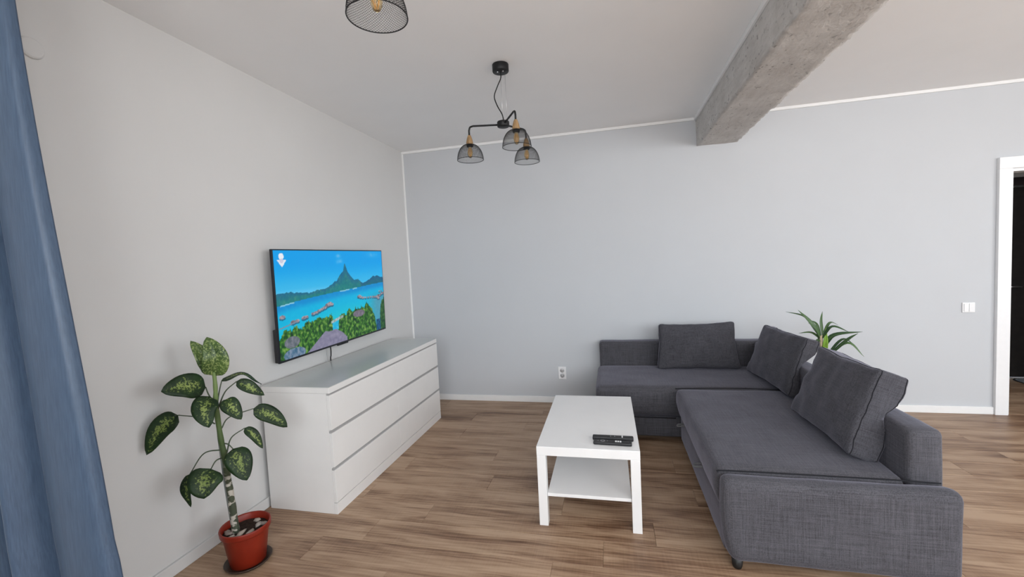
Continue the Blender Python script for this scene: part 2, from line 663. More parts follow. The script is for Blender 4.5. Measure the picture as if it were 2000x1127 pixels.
tag(hall_floor, 'brown laminate floor of the hallway seen through the doorway', 'floor', kind='structure')
planks(PW * 6, 6, 5.0, HX, hall_floor, 100, 0.0)

# ---------------------------------------------------------------- walls
def wall_with_holes(name, x0, x1, y0, y1, z0, z1, holes, mat, swap=False):
    """wall slab spanning x, with rectangular holes (hx0,hx1,hz0,hz1)"""
    xs = sorted({x0, x1} | {h[0] for h in holes} | {h[1] for h in holes})
    zs = sorted({z0, z1} | {h[2] for h in holes} | {h[3] for h in holes})
    bm = bmesh.new()
    for i in range(len(xs) - 1):
        for j in range(len(zs) - 1):
            cx, cz = (xs[i] + xs[i + 1]) / 2, (zs[j] + zs[j + 1]) / 2
            if any(h[0] < cx < h[1] and h[2] < cz < h[3] for h in holes):
                continue
            box(xs[i], xs[i + 1], y0, y1, zs[j], zs[j + 1], bm=bm)
    bmesh.ops.remove_doubles(bm, verts=bm.verts[:], dist=1e-5)
    # drop inner faces shared by neighbouring blocks
    seen = {}
    for f in bm.faces:
        seen.setdefault(tuple(round(c, 4) for c in f.calc_center_median()), []).append(f)
    bmesh.ops.delete(bm, geom=[f for g in seen.values() if len(g) > 1 for f in g], context='FACES_ONLY')
    if swap:               # slab runs along y instead
        for v in bm.verts:
            v.co = V((v.co.y, v.co.x, v.co.z))
    return obj(name, bm, mat)

DOOR = (5.335, 6.235, 0.0, 2.025)
wl = obj('wall_left', box(-0.15, 0.0, YB, 0.0, -0.12, HC + 0.1), 'wall_white')
tag(wl, 'plain white wall behind the television', 'wall', kind='structure')
wf = wall_with_holes('wall_far', -0.15, XR + 0.15, 0.0, 0.12, -0.12, HC + 0.1, [(DOOR[0], DOOR[1], -0.12, DOOR[3])], 'wall_grey')
tag(wf, 'light grey painted wall behind the corner sofa', 'wall', kind='structure')
wr = wall_with_holes('wall_right', YB, 0.0, XR, XR + 0.2, -0.12, HC + 0.1, WINDOWS_R, 'wall_white', True)
tag(wr, 'plain white wall at the right end of the room', 'wall', kind='structure')
wb = wall_with_holes('wall_back', -0.15, XR + 0.15, YB - 0.2, YB, -0.12, HC + 0.1, WINDOWS, 'wall_white')
tag(wb, 'white window wall behind the camera', 'wall', kind='structure')
ce = obj('ceiling', box(-0.15, XR + 0.15, YB, 0.0, HC, HC + 0.1), 'ceiling_white')
tag(ce, 'smooth white painted ceiling', 'ceiling', kind='structure')

# windows behind the camera
def window(n, w_, h, loc, rz, nm, label):
    w = empty('window_%d' % n, loc, rz)
    tag(w, label, 'window', kind='structure')
    fr = bmesh.new()
    a, b = -w_ / 2, w_ / 2
    box(a, a + .06, -.035, .035, 0, h, bm=fr)
    box(b - .06, b, -.035, .035, 0, h, bm=fr)
    box(a + .06, b - .06, -.035, .035, 0, .06, bm=fr)
    box(a + .06, b - .06, -.035, .035, h - .06, h, bm=fr)
    for k in range(1, nm):
        xm = a + (b - a) * k / nm
        box(xm - .04, xm + .04, -.035, .035, .06, h - .06, bm=fr)
    obj('window_frame', fr, 'white_plastic', w)
    for k in range(nm):
        p0 = a + (b - a) * k / nm + (.06 if k == 0 else .04)
        p1 = a + (b - a) * (k + 1) / nm - (.06 if k == nm - 1 else .04)
        obj('pane', box(p0, p1, -.004, .004, .06, h - .06), 'window_glass', w)
WL = ['white framed window behind the camera, the left one', 'wide white framed window behind the camera, the right one']
for i, (x0, x1, z0, z1) in enumerate(WINDOWS):
    window(i + 1, x1 - x0, z1 - z0, ((x0 + x1) / 2, YB - 0.08, z0), 0, 2 + i, WL[i])
for (y0, y1, z0, z1) in WINDOWS_R:
    window(3, y1 - y0, z1 - z0, (XR + 0.08, (y0 + y1) / 2, z0), math.radians(90), 2, 'white framed window in the wall at the right end of the room')

# hallway behind the doorway
HZ = 2.55
tag(obj('wall_hall_left', box(4.9, 5.0, 0.12, HALL_Y + 0.1, -0.12, HZ), 'hall_wall'), 'shaded hallway side wall beyond the doorway', 'wall', kind='structure')
tag(obj('wall_hall_right', box(HX, HX + 0.1, 0.0, HALL_Y + 0.1, -0.12, HZ), 'hall_wall'), 'hallway wall right of the dark entrance door', 'wall', kind='structure')
tag(wall_with_holes('wall_hall_far', 4.9, HX + 0.1, HALL_Y, HALL_Y + 0.12, -0.12, HZ, [(6.02, 6.96, -0.12, 2.085)], 'hall_wall'), 'hallway wall around the dark entrance door', 'wall', kind='structure')
tag(obj('ceiling_hall', box(4.9, HX + 0.1, 0.12, HALL_Y + 0.12, HZ, HZ + 0.1), 'hall_wall'), 'hallway ceiling beyond the doorway', 'ceiling', kind='structure')

# dark entrance door
d = empty('door_1', (6.02, HALL_Y, 0))
tag(d, 'dark brown entrance door with steel lever handle in the hallway', 'door', kind='structure')
fr = bmesh.new()
box(0.002, .09, -.03, .10, 0, 2.083, .004, bm=fr)
box(.85, .938, -.03, .10, 0, 2.083, .004, bm=fr)
box(.09, .85, -.03, .10, 2.0, 2.083, .004, bm=fr)
obj('door_frame', fr, 'dark_frame', d)
leaf = obj('door_leaf', box(.092, .848, .0, .045, .006, 1.998, .003), 'dark_door', d)
hb = tube([V((.15, 0.0, .965)), V((.15, -.045, .965)), V((.155, -.052, .965)), V((.26, -.052, .962))], .009, 10)
obj('door_handle', hb, 'steel', leaf, True)
obj('door_top_strip', box(.092, .848, -.005, .004, 1.984, 1.994), 'steel', leaf)  # thin light line where the leaf meets the frame top
hs = lathe([(.0, 0), (.024, 0), (.024, .008), (.0, .008)], 20)
bmesh.ops.rotate(hs, verts=hs.verts[:], cent=(0, 0, 0), matrix=Matrix.Rotation(math.radians(90), 3, 'X'))
obj('handle_rosette', hs, 'steel', leaf, True, (.15, 0.0, .965))

# white door casing round the doorway
dc = empty('door_2', (DOOR[0], 0, 0))
tag(dc, 'white door casing around the open doorway beside the light switch', 'door frame', kind='structure')
c = bmesh.new()
box(-.088, .0, -.030, .0, 0, DOOR[3], .003, bm=c)
obj('casing', c, 'door_casing', dc)
c = bmesh.new()
box(.90, .988, -.030, .0, 0, DOOR[3], .003, bm=c)
obj('casing', c, 'door_casing', dc)
c = bmesh.new()
box(-.088, .988, -.030, .0, DOOR[3], DOOR[3] + .092, .003, bm=c)
obj('casing', c, 'door_casing', dc)
c = bmesh.new()
box(-.0, .022, -.001, .125, 0, DOOR[3], bm=c)
box(.878, .90, -.001, .125, 0, DOOR[3], bm=c)
box(.022, .878, -.001, .125, DOOR[3] - .022, DOOR[3], bm=c)
obj('jamb', c, 'door_casing', dc)

# baseboards and thin white mouldings
BH, BT = 0.062, 0.016
def bbx(name, x0, x1, label):
    b = obj(name, box(x0, x1, -BT, 0.0, 0.0, BH, .003), 'trim_white')
    return tag(b, label, 'baseboard', kind='structure')
bbx('baseboard_far', BT, DOOR[0] - .089, 'white baseboard along the grey wall')
bbx('baseboard_far_right', DOOR[1] + .089, XR - BT, 'white baseboard right of the doorway')
b = obj('baseboard_left', box(0.0, BT, YB, 0.0, 0.0, BH, .003), 'wall_white')
tag(b, 'white baseboard along the television wall', 'baseboard', kind='structure')
b = obj('baseboard_right', box(XR - BT, XR, YB, 0.0, 0.0, BH, .003), 'trim_white')
tag(b, 'white baseboard along the right wall', 'baseboard', kind='structure')
BX0, BX1, BZ = 2.982, 3.328, 2.462
tag(obj('trim_1', box(0.0, BX0 - .002, -.012, 0.0, HC - .026, HC, .003), 'trim_white'), 'thin white moulding where the grey wall meets the ceiling, left of the beam', 'moulding', kind='structure')
tag(obj('trim_2', box(BX1 + .002, XR, -.012, 0.0, HC - .026, HC, .003), 'trim_white'), 'thin white moulding where the grey wall meets the ceiling, right of the beam', 'moulding', kind='structure')
tag(obj('trim_3', box(0.0, .020, -.006, 0.0, BH, HC - .026, .002), 'trim_white'), 'narrow white strip in the corner beside the grey wall', 'moulding', kind='structure')
tag(obj('trim_4', box(BX0 - .018, BX0, YB, -.012, HC - .030, HC, .003), 'trim_white'), 'thin white moulding between ceiling and concrete beam, television side', 'moulding', kind='structure')
tag(obj('trim_5', box(BX1, BX1 + .018, YB, -.012, HC - .030, HC, .003), 'trim_white'), 'thin white moulding between ceiling and concrete beam, doorway side', 'moulding', kind='structure')

# rough concrete beam
bm = bmesh.new()
prof = []
def lerp(a, b, t):
    return a + (b - a) * t
NS, NB = 9, 13
for i in range(NS):
    prof.append((BX0, lerp(HC, BZ, i / NS)))
for i in range(NB):
    prof.append((lerp(BX0, BX1, i / NB), BZ))
for i in range(NS + 1):
    prof.append((BX1, lerp(BZ, HC, i / NS)))
NY = 300
rows = []
for j in range(NY + 1):
    y = lerp(YB, 0.0, j / NY)
    row = []
    for i, (x, z) in enumerate(prof):
        p = V((x, y, z))
        kx = kz = 0.0
        near_edge = min(abs(x - BX0) + abs(z - BZ), abs(x - BX1) + abs(z - BZ))
        rough = 0.0018 + 0.0045 * math.exp(-(near_edge / 0.02) ** 2)
        q = V((nz(p, 34, 3.1), 0, nz(p, 34, 9.4))) * rough * 1.3 + V((nz(p, 9, 1.2), 0, nz(p, 9, 6.6))) * 0.0022
        if near_edge < 1e-4:       # worn arris
            sgn = 1 if x < (BX0 + BX1) / 2 else -1
            chip = 0.001 + 0.006 * max(0, nz(p, 22, 5.5))
            q += V((sgn * chip, 0, chip))
        if abs(z - HC) < 1e-6:
            q = V((0, 0, 0))
        row.append(bm.verts.new(p + q))
    rows.append(row)
for A, B in zip(rows, rows[1:]):
    for i in range(len(prof) - 1):
        bm.faces.new((A[i], A[i + 1], B[i + 1], B[i]))
beam = obj('trim_6', bm, 'bare_concrete', None, True)
beam.name = 'concrete_beam'
tag(beam, 'rough bare concrete beam crossing the ceiling above the sofa', 'beam', kind='structure')

# ---------------------------------------------------------------- corner sofa
SX0, SX1 = 2.015, 3.525        # chaise end, back of long side
SY0, SY1 = -2.290, -0.022      # near end, far wall side
BK = 0.135                     # backrest thickness
SH = 0.44
sofa = empty('corner_sofa', (SX0, SY1, 0))
tag(sofa, 'charcoal grey fabric corner sofa against the grey wall', 'sofa')
O = V((SX0, SY1, 0))
def soft(name, x0, x1, y0, y1, z0, z1, r, n, parent, mat='sofa_fabric', puff=0.0, wr=0.003, seed=1.0, extra=None):
    c = V(((x0 + x1) / 2, (y0 + y1) / 2, (z0 + z1) / 2))
    def disp(q, H):
        p = q.copy()
        if puff:
            u, v = p.x / H[0], p.y / H[1]
            if p.z > 0:
                p.z += puff * (1 - abs(u) ** 4) * (1 - abs(v) ** 4)
        k = nz(q + c, 7, seed)
        p += V((nz(q + c, 9, seed + 2), nz(q + c, 9, seed + 4), k)) * wr
        if extra:
            p = extra(p, H, c)
        return p
    o = obj(name, rbox((x1 - x0) / 2, (y1 - y0) / 2, (z1 - z0) / 2, r, n, disp), mat, parent, True)
    o.location = c - O
    return o
# chaise along the far wall
MX = 2.63                      # front of the long seat
MY = -0.905                    # joint between chaise and long seat
CH_Y = -0.80                   # front of the chaise
def chaise_front(p, H, c):
    if p.z < 0:                # front slopes in a little towards the base
        p.y += 0.020 * (-p.z / H[2]) * (1 if p.y < 0 else 0)
        p.x += 0.012 * (-p.z / H[2]) * (1 if p.x < 0 else 0)
    return p
soft('chaise_seat', SX0, SX1 - BK, MY + 0.0, SY1 - BK, 0.205, SH, .045, (30, 16, 4), sofa, puff=.006, seed=2.2, extra=lambda p, H, c: chaise_front(p, H, c))
soft('chaise_base', SX0 + .02, MX + .10, MY + .03, SY1 - .01, 0.045, 0.202, .012, (12, 8, 3), sofa, seed=3.3, wr=.002)
# long pull-out seat
def long_front(p, H, c):
    if p.x < 0 and p.z < 0:
        p.x += 0.018 * (-p.z / H[2])
    return p
soft('seat', MX - .012, SX1 - BK, -2.192, MY - .003, 0.245, SH + .006, .040, (16, 28, 4), sofa, puff=.008, seed=4.4, wr=.004, extra=long_front)
soft('pull_out_drawer', MX + .022, SX1 - .02, -2.185, MY - .01, 0.045, 0.242, .012, (8, 20, 3), sofa, seed=5.5, wr=.002)
# near end block
def end_block(p, H, c):
    if p.x < 0 and p.z < 0:
        p.x += 0.035 * (-p.z / H[2]) ** 2
    return p
soft('end_block', MX - .005, SX1 + .012, SY0, -2.196, 0.050, SH, .040, (24, 3, 10), sofa, seed=6.6, wr=.003, extra=end_block)
# backrests
soft('backrest', SX0 + .02, SX1, SY1 - BK, SY1, 0.20, 0.662, .028, (30, 3, 10), sofa, seed=7.7, wr=.003)
soft('backrest', SX1 - BK, SX1, -2.188, SY1 - BK - .002, 0.06, 0.662, .028, (3, 40, 10), sofa, seed=8.8, wr=.003)
# seams
def seam(pts, r=.0022, parent=sofa):
    return obj('seam', tube(catmull([V(p) - O for p in pts], 6), r, 6), 'seam_dark', parent, True)
seam([(MX - .01, MY, .438), (2.9, MY, .448), (3.2, MY, .448), (SX1 - BK - .01, MY, .442)], .003)
seam([(MX - .004, -2.194, .43), (MX + .03, -2.194, .4385), (3.0, -2.194, .4405), (3.35, -2.194, .4405), (SX1 - .02, -2.194, .437)], .003)
seam([(SX0 + .02, CH_Y - .098, .2035), (2.3, CH_Y - .098, .2035), (MX - .01, CH_Y - .098, .2035)], .004)
# pull straps on the drawer
for (y, z) in ((-1.06, .215), (-1.70, .225)):
    st = tube(catmull([V((MX + .03, y + .02, z)) - O, V((MX - .012, y + .018, z - .004)) - O, V((MX - .024, y, z - .008)) - O, V((MX - .012, y - .018, z - .004)) - O, V((MX + .03, y - .02, z)) - O], 5), .006, 8)
    obj('pull_strap', st, 'strap_grey', sofa, True)
# legs
for (x, y) in ((MX + .065, -2.235), (SX1 - .07, -2.235), (SX0 + .08, -.16), (SX0 + .08, MY + .1), (SX1 - .07, -.1), (MX + .10, MY - .1)):
    lg = lathe([(0, 0), (.018, 0), (.022, .012), (.026, .056), (0, .056)], 20)
    obj('leg', lg, 'sofa_leg', sofa, True, V((x, y, 0)) - O)

# ---------------------------------------------------------------- cushions
def cushion(name, w, h, t, seed, M4, label, press):
    """boxed back cushion: local x width, z height, y thickness"""
    inv = M4.inverted()
    root = empty(name)
    root.matrix_world = M4
    tag(root, label, 'cushion', 'back cushions of the corner sofa')
    def disp(q, H):
        p = q.copy()
        u, v = p.x / H[0], p.z / H[2]
        bul = (1 - abs(u) ** 3.2) * (1 - abs(v) ** 3.2)
        s = 1 if p.y > 0 else -1
        p.y += (s * .026 if s < 0 else -.004) * bul * min(1, abs(p.y) / H[1])
        # sides drawn in between pointed corners
        p.x -= .014 * u * (1 - abs(v) ** 2)
        p.z -= .012 * v * (1 - abs(u) ** 2)
        # sagging weight: fuller at the bottom
        p.x += .016 * u * (-v)
        cr = nz(V((u * 2.2, v * 2.0, s * .3)), 1.6, seed) * .010
        edge = max(abs(u), abs(v)) ** 3
        cr += edge * nz(V((u * 5, v * 5, p.y * 8)), 1.2, seed + 3) * .006
        p.y += s * cr
        p.z += nz(V((u * 4, s, v * 2)), 1.0, seed + 5) * .006
        p.x += nz(V((u * 2, s, v * 4)), 1.0, seed + 7) * .006
        return inv @ press(M4 @ p)      # soft filling gives way to seat and backrest
    body = obj('cover', rbox(w / 2, t / 2, h / 2, .022, (22, 4, 16), disp), 'cushion_fabric', root, True)
    for s in (-1, 1):
        loop = []
        yy = s * (t / 2 - .014)
        N = 22
        for (ax, bx, az, bz) in ((-1, 1, 1, 1), (1, 1, 1, -1), (1, -1, -1, -1), (-1, -1, -1, 1)):
            for k in range(N):
                f = k / N
                u, v = lerp(ax, bx, f), lerp(az, bz, f)
                cu, cv = max(-.965, min(.965, u)), max(-.945, min(.945, v))
                q = V((u * w / 2, yy, v * h / 2))
                inn = V((max(-(w / 2 - .022), min(w / 2 - .022, q.x)), max(-(t / 2 - .022), min(t / 2 - .022, q.y)), max(-(h / 2 - .022), min(h / 2 - .022, q.z))))
                dd = q - inn
                if dd.length > 1e-9:
                    q = inn + dd.normalized() * .022
                loop.append(disp(q, (w / 2, t / 2, h / 2)))
        obj('seam', tube(loop, .0022, 6, closed=True), 'seam_dark', root, True)
    return root
def frame_mat(origin, xdir, zdir):
    x = V(xdir).normalized()
    z = V(zdir)
    z = (z - x * z.dot(x)).normalized()
    y = z.cross(x)
    m = Matrix((x, y, z)).transposed().to_4x4()
    m.translation = origin
    return m
def press_far(p):
    p.z = max(p.z, SH + .0125)
    p.y = min(p.y, SY1 - BK - .004 + 1.2 * max(0, p.z - .668))
    return p
def press_long(p):
    p.z = max(p.z, SH + .0165)
    p.x = min(p.x, SX1 - BK - .004 + 1.2 * max(0, p.z - .668))
    p.y = min(p.y, SY1 - BK - .01)
    return p
# leaning on the far backrest
cushion('sofa_cushion', .655, .405, .125, 1.3, frame_mat((2.890, -.275, .645), (1, -.02, .02), (0, .16, 1)),
        'charcoal back cushion leaning on the backrest under the grey wall, leftmost of three', press_far)
# leaning on the long backrest
cushion('sofa_cushion', .675, .415, .105, 4.1, frame_mat((3.380, -.795, .657), (.09, -1, .0), (.36, 0, 1)),
        'middle charcoal cushion in the sofa corner, beside the strap-leaved plant', press_long)
cushion('sofa_cushion', .61, .43, .145, 8.7, frame_mat((3.355, -1.742, .660), (.02, -1, .0), (.38, .0, 1)),
        'nearest charcoal cushion leaning on the long backrest, largest in view', press_long)

# ---------------------------------------------------------------- coffee table
TY = 0.0076
tb = empty('coffee_table', (1.7356, -2.0639, 0), TY)
tag(tb, 'low white square-legged coffee table with lower shelf before the sofa', 'table')
obj('tabletop', box(0, .55, 0, .90, .40, .45, .0015), 'furniture_white', tb)
for (x, y) in ((0, 0), (.50, 0), (0, .85), (.50, .85)):
    obj('leg', box(x + .0005, x + .0495, y + .0005, y + .0495, .0, .3995, .0015), 'furniture_white', tb)
obj('shelf', box(.0505, .4995, .012, .888, .165, .183, .001), 'furniture_white', tb)

# remotes on the table
def remote(loc, rz, L_, W_, T_, label, style):
    r = empty('remote_control', loc, rz)
    tag(r, label, 'remote control', 'remote controls on the coffee table')
    obj('body', rbox(L_ / 2, W_ / 2, T_ / 2, .0065, (10, 3, 2), lambda q, H: q + V((0, 0, T_ / 2))), 'black_plastic', r, True)
    def btn(x, y, rad, mat, name='button', ring=0.0):
        if ring:
            b = lathe([(rad - ring, .0), (rad - ring, .0012), (rad, .0012), (rad, .0)], 24)
        else:
            b = lathe([(rad, 0), (rad, .0012), (0, .0014)], 14)
        obj(name, b, mat, r, True, (x, y, T_ - .0002))
    if style == 0:
        for k in range(2):
            btn(-.012 + k * .022, -.003, .0035, 'button_grey')
        for k in range(4):
            obj('button', box(.022 + k * .007, .026 + k * .007, -.008, .006, T_ - .0005, T_ + .001), 'hole_dark', r)
        obj('button', box(.048, .054, -W_ / 2 + .003, W_ / 2 - .003, T_ - .0005, T_ + .0014), 'button_light', r)
        btn(-.08, 0, .004, 'hole_dark')
    else:
        btn(-.052, 0, .0125, 'button_grey', 'ring_button', .004)
        btn(-.052, 0, .005, 'hole_dark')
        btn(-.077, 0, .003, 'button_grey')
        btn(-.027, 0, .003, 'button_grey')
        for k in range(3):
            obj('button', box(.014 + k * .012, .023 + k * .012, -.008, .008, T_ - .0005, T_ + .0014), 'button_light', r)
        for k in range(2):
            btn(.07 + k * .012, 0, .003, 'hole_dark')
remote((2.148, -1.932, .4502), -.01, .222, .036, .022, 'longer black remote with one white key bar, behind the other on the table', 0)
remote((2.146, -1.992, .4502), -.035, .204, .038, .018, 'shorter black remote with grey ring and three white keys, nearest table edge', 1)

# ---------------------------------------------------------------- chest of drawers
DX, DY, DW, DD, DH = 0.035, -2.1446, 1.60, 0.48, 0.78
dr = empty('chest_of_drawers', (DX, DY, 0))
tag(dr, 'long low white chest of six drawers below the television', 'chest of drawers')
fx = DD                        # front plane (local x)
bt = .020                      # drawer-front thickness
bm = box(0, fx - bt - .001, 0, DW, .0, DH - .0385, .001)
obj('body', bm, 'dresser_white', dr)
obj('top', box(0, fx, 0, DW, DH - .038, DH - .0042, .0015), 'dresser_white', dr)
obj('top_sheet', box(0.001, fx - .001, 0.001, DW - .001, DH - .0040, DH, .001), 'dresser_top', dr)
obj('plinth', box(fx - bt, fx, 0, DW, 0, .068, .0012), 'dresser_white', dr)
zs = [(.0725, .272), (.2925, .500), (.5205, .730)]
for (za, zb) in zs:
    for s in (0, 1):
        ya, yb = (0.0, DW / 2 - .0012) if s == 0 else (DW / 2 + .0012, DW)
        dw = obj('drawer', box(fx - bt, fx, ya, yb, za, zb, .0012), 'dresser_white', dr)
        # sloped finger lip along the upper edge
        lip = bmesh.new()
        vs = [lip.verts.new(p) for p in ((fx - bt, ya + .001, zb - .0005), (fx - .006, ya + .001, zb - .0005), (fx - bt, ya + .001, zb + .012),
                                         (fx - bt, yb - .001, zb - .0005), (fx - .006, yb - .001, zb - .0005), (fx - bt, yb - .001, zb + .012))]
        for q in ((0, 2, 1), (3, 4, 5), (0, 1, 4, 3), (1, 2, 5, 4), (0, 3, 5, 2)):
            lip.faces.new([vs[i] for i in q])
        obj('finger_lip', lip, 'groove_grey', dw)

# ---------------------------------------------------------------- television
TVW, TVH = 1.322, 0.738
tv = empty('television')
xs = V((0, 1, 0))
zdir = V((.018, .022, 1))
tv.matrix_world = frame_mat((.068, -1.364, .897), (0, 1, .012), zdir)   # local x along the wall, local -y points into the room
# frame_mat gives y = z x x -> towards the wall (-x world)
tag(tv, 'wide flat television showing a tropical lagoon, mounted on the white wall', 'television')
obj('housing', box(-TVW / 2, TVW / 2, -.012, .006, 0, TVH, .003), 'tv_bezel', tv)
obj('rear_box', box(-TVW / 2 + .002, TVW / 2 - .002, .0062, .030, .002, .22, .006), 'black_plastic', tv)
obj('wall_bracket', box(-.20, .20, .0305, .058, .06, .20, .002), 'black_metal', tv)
obj('sensor_bar', box(-.06, .07, -.012, .004, -.010, -.0002, .002), 'black_plastic', tv)
obj('edge_strip', box(-TVW / 2, -TVW / 2 + .0, -.0, .0, 0, 0.001), 'tv_bezel', tv) if False else None

# the picture on the screen
NXP, NZP = 300, 168
def sm(a, b, x):
    t = max(0.0, min(1.0, (x - a) / (b - a)))
    return t * t * (3 - 2 * t)
def mixc(a, b, t):
    return tuple(a[i] + (b[i] - a[i]) * t for i in range(3))
def curve(pts, u):
    for (a, b), (c, d_) in zip(pts, pts[1:]):
        if a <= u <= c:
            return b + (d_ - b) * (u - a) / (c - a)
    return pts[-1][1]
SKYLINE = [(0, .605), (.08, .615), (.14, .60), (.24, .585), (.30, .60), (.36, .605), (.40, .62), (.43, .645), (.455, .665), (.48, .68), (.50, .72), (.525, .755),
           (.545, .775), (.555, .83), (.563, .86), (.575, .825), (.59, .765), (.61, .73), (.635, .685), (.66, .665), (.68, .675), (.70, .668), (.73, .632), (.75, .618), (.78, .63),
           (.83, .655), (.86, .685), (.90, .688), (.93, .695), (.96, .675), (1, .66)]
SHORE = [(0, .495), (.1, .515), (.25, .535), (.4, .55), (.55, .565), (.7, .575), (.85, .59), (1, .60)]
PALMS = [(0, .19), (.04, .275), (.08, .26), (.12, .285), (.16, .25), (.20, .315), (.24, .29), (.30, .325), (.34, .30), (.38, .31), (.41, .33), (.43, .23), (.46, .14), (.48, .285),
         (.52, .31), (.55, .285), (.57, .345), (.60, .335), (.62, .30), (.65, .34), (.69, .33), (.72, .34), (.745, .32), (.76, .355), (.775, .39), (.79, .37), (.81, .33), (.83, .30),
         (.85, .245), (.87, .19), (.885, .05), (.90, 0), (.925, 0), (.94, .20), (.95, .31), (.97, .36), (1, .40)]
def hut(u, v, cu, cv, r, a=.6):
    return (u - cu) ** 2 + ((v - cv) / a) ** 2 < r * r
LEFT_HUTS = [(.03, .395, .022), (.10, .330, .022), (.13, .335, .020), (.18, .350, .020), (.20, .353, .018), (.255, .372, .018), (.28, .378, .020), (.305, .39, .018), (.33, .400, .018),
             (.355, .412, .020), (.38, .432, .024), (.40, .44, .026), (.42, .43, .016)]
RIGHT_HUTS = [(.685, .465, .012), (.70, .468, .020), (.715, .455, .018), (.74, .445, .016), (.77, .440, .013), (.80, .437, .013), (.83, .437, .013), (.86, .432, .014), (.885, .428, .015),
              (.91, .425, .020), (.93, .435, .020), (.95, .440, .016), (.97, .455, .018), (.99, .462, .018), (.93, .405, .018), (.945, .492, .010), (.97, .488, .010)]
def picture(u, v):
    n1 = noise.noise(V((u * 40, v * 24, 1)))
    n2 = .75 * noise.fractal(V((u * 52, v * 26, 7)), .7, 2.1, 4)
    n3 = noise.noise(V((u * 14, v * 9, 3)))
    sk = curve(SKYLINE, u) + .012 * noise.noise(V((u * 45, 0, 5)))
    sh = curve(SHORE, u)
    if v > sk:
        t = (v - .60) / .40
        c = mixc((60, 186, 236), (4, 160, 236), sm(0, .75, t))
        c = mixc(c, (120, 205, 245), .5 * sm(.12, -.02, t))
        cl = 0.75 * math.exp(-((u - .515) / .030) ** 2 - ((v - .885) / .026) ** 2) * (0.6 + .5 * n1) + .5 * math.exp(-((u - .505) / .022) ** 2 - ((v - .945) / .02) ** 2)
        cl += .45 * math.exp(-((u - .88) / .06) ** 2 - ((v - .955) / .03) ** 2) * (.7 + .6 * n1)
        c = mixc(c, (190, 205, 240), max(0, min(1, cl)))
        # voice symbol: dot above a downward arrow head
        if (u - .051) ** 2 * 3.1 + (v - .945) ** 2 < .0009:
            c = (235, 240, 248)
        if .845 < v < .915 and abs(u - .053) < .032 * (v - .845) / .07:
            c = (228, 236, 246)
        if (u - .052) ** 2 * 3.1 + (v - .905) ** 2 < .0005:
            c = (205, 205, 225)
        return c
    if v > sh:
        t = (v - sh) / max(.02, sk - sh)
        c = mixc((30, 128, 128), (28, 105, 140), sm(.2, 1, t))
        c = mixc(c, (84, 146, 128), max(0, min(.85, n2 * .9 + .3 * n3)))
        c = mixc(c, (18, 88, 128), max(0, min(.75, -n2 * .5 - n1 * .5)))
        if u > .72:
            c = mixc(c, (20, 80, 130), .45)
        return c
    pl = curve(PALMS, u) + .022 * n2 + .026 * noise.noise(V((u * 110, 0, 2)))
    # water
    t = (sh - v) / .45
    c = mixc((2, 140, 210), (0, 178, 224), sm(.04, .22, t))
    c = mixc(c, (24, 192, 214), sm(.2, .7, t) * (.6 + .5 * math.exp(-((u - .5) / .25) ** 2)))
    if u > .74:
        c = mixc(c, (80, 150, 175), sm(.74, .92, u) * sm(.15, .5, t) * .9)
    c = mixc(c, (120, 215, 235), max(0, n1) * .18)
    if sh - v < .012 and (.02 < u < .12 or .50 < u < .60 or .63 < u < .68):
        c = mixc(c, (190, 225, 230), .7)
    for (cu, cv, r) in LEFT_HUTS + RIGHT_HUTS:
        if hut(u, v, cu, cv - .016, r * .95, .8):
            c = mixc(c, (40, 90, 120), .75)
    for (cu, cv, r) in LEFT_HUTS + RIGHT_HUTS:
        if hut(u, v, cu, cv, r * .92, .8):
            c = mixc((172, 160, 168), (95, 92, 105), max(0, min(1, .35 + n2 * 1.3)))
    if .0 < u < .13 and abs(v - (.29 + u * .28)) < .006:
        c = (120, 140, 160)
    if v < pl:
        dpt = (pl - v)
        g = mixc((62, 128, 40), (32, 84, 36), max(0, min(1, .5 + n1 * .9)))
        g = mixc(g, (138, 172, 84), max(0, min(.9, n2 * 1.7)))
        g = mixc(g, (14, 44, 38), max(0, min(.9, -n2 * 1.5 - n1 * .5 + dpt * .3)))
        if u > .93:
            g = mixc(g, (24, 66, 50), .5)
        c = g
    if .41 < u < .47 and .15 < v < .24:
        c = mixc((20, 176, 222), (150, 220, 235), max(0, n2))
    if .40 < u < .52 and abs(v - (.245 + (u - .42) * .35)) < .014:
        c = mixc((176, 196, 200), (120, 140, 130), max(0, min(1, .4 + n2)))
    # thatched roofs
    if .19 < u < .545 and v < curve([(.19, .0), (.27, .085), (.345, .165), (.38, .150), (.44, .158), (.50, .105), (.545, .04)], u):
        c = mixc((146, 142, 166), (118, 116, 142), max(0, min(1, .5 + n2 * .6 + n1 * .3)))
    if (u - .085) ** 2 / .0030 + (v - .145) ** 2 / .0030 < 1:
        c = mixc((126, 128, 140), (84, 96, 104), max(0, min(1, .5 + n2)))
    if (u - .10) ** 2 / .006 + (v - .03) ** 2 / .0035 < 1 and u < .19:
        c = mixc((130, 146, 168), (60, 100, 130), max(0, min(1, .5 + n2 * 1.2)))
    if (u - .685) ** 2 / .0042 + (v - .268) ** 2 / .0016 < 1:
        c = mixc((132, 124, 140), (98, 92, 108), max(0, min(1, .5 + n2)))
    if .885 < u < .94 and v < .14:
        c = mixc((14, 60, 100), (40, 110, 150), max(0, min(1, .4 + n2)))
    return c
px0, px1, pz0, pz1 = -TVW / 2 + .009, TVW / 2 - .009, .014, TVH - .008
verts, faces = [], []
for j in range(NZP + 1):
    for i in range(NXP + 1):
        verts.append((lerp(px0, px1, i / NXP), -.0126, lerp(pz0, pz1, j / NZP)))
for j in range(NZP):
    for i in range(NXP):
        a = j * (NXP + 1) + i
        faces.append((a, a + 1, a + NXP + 2, a + NXP + 1))
me = bpy.data.meshes.new('screen')
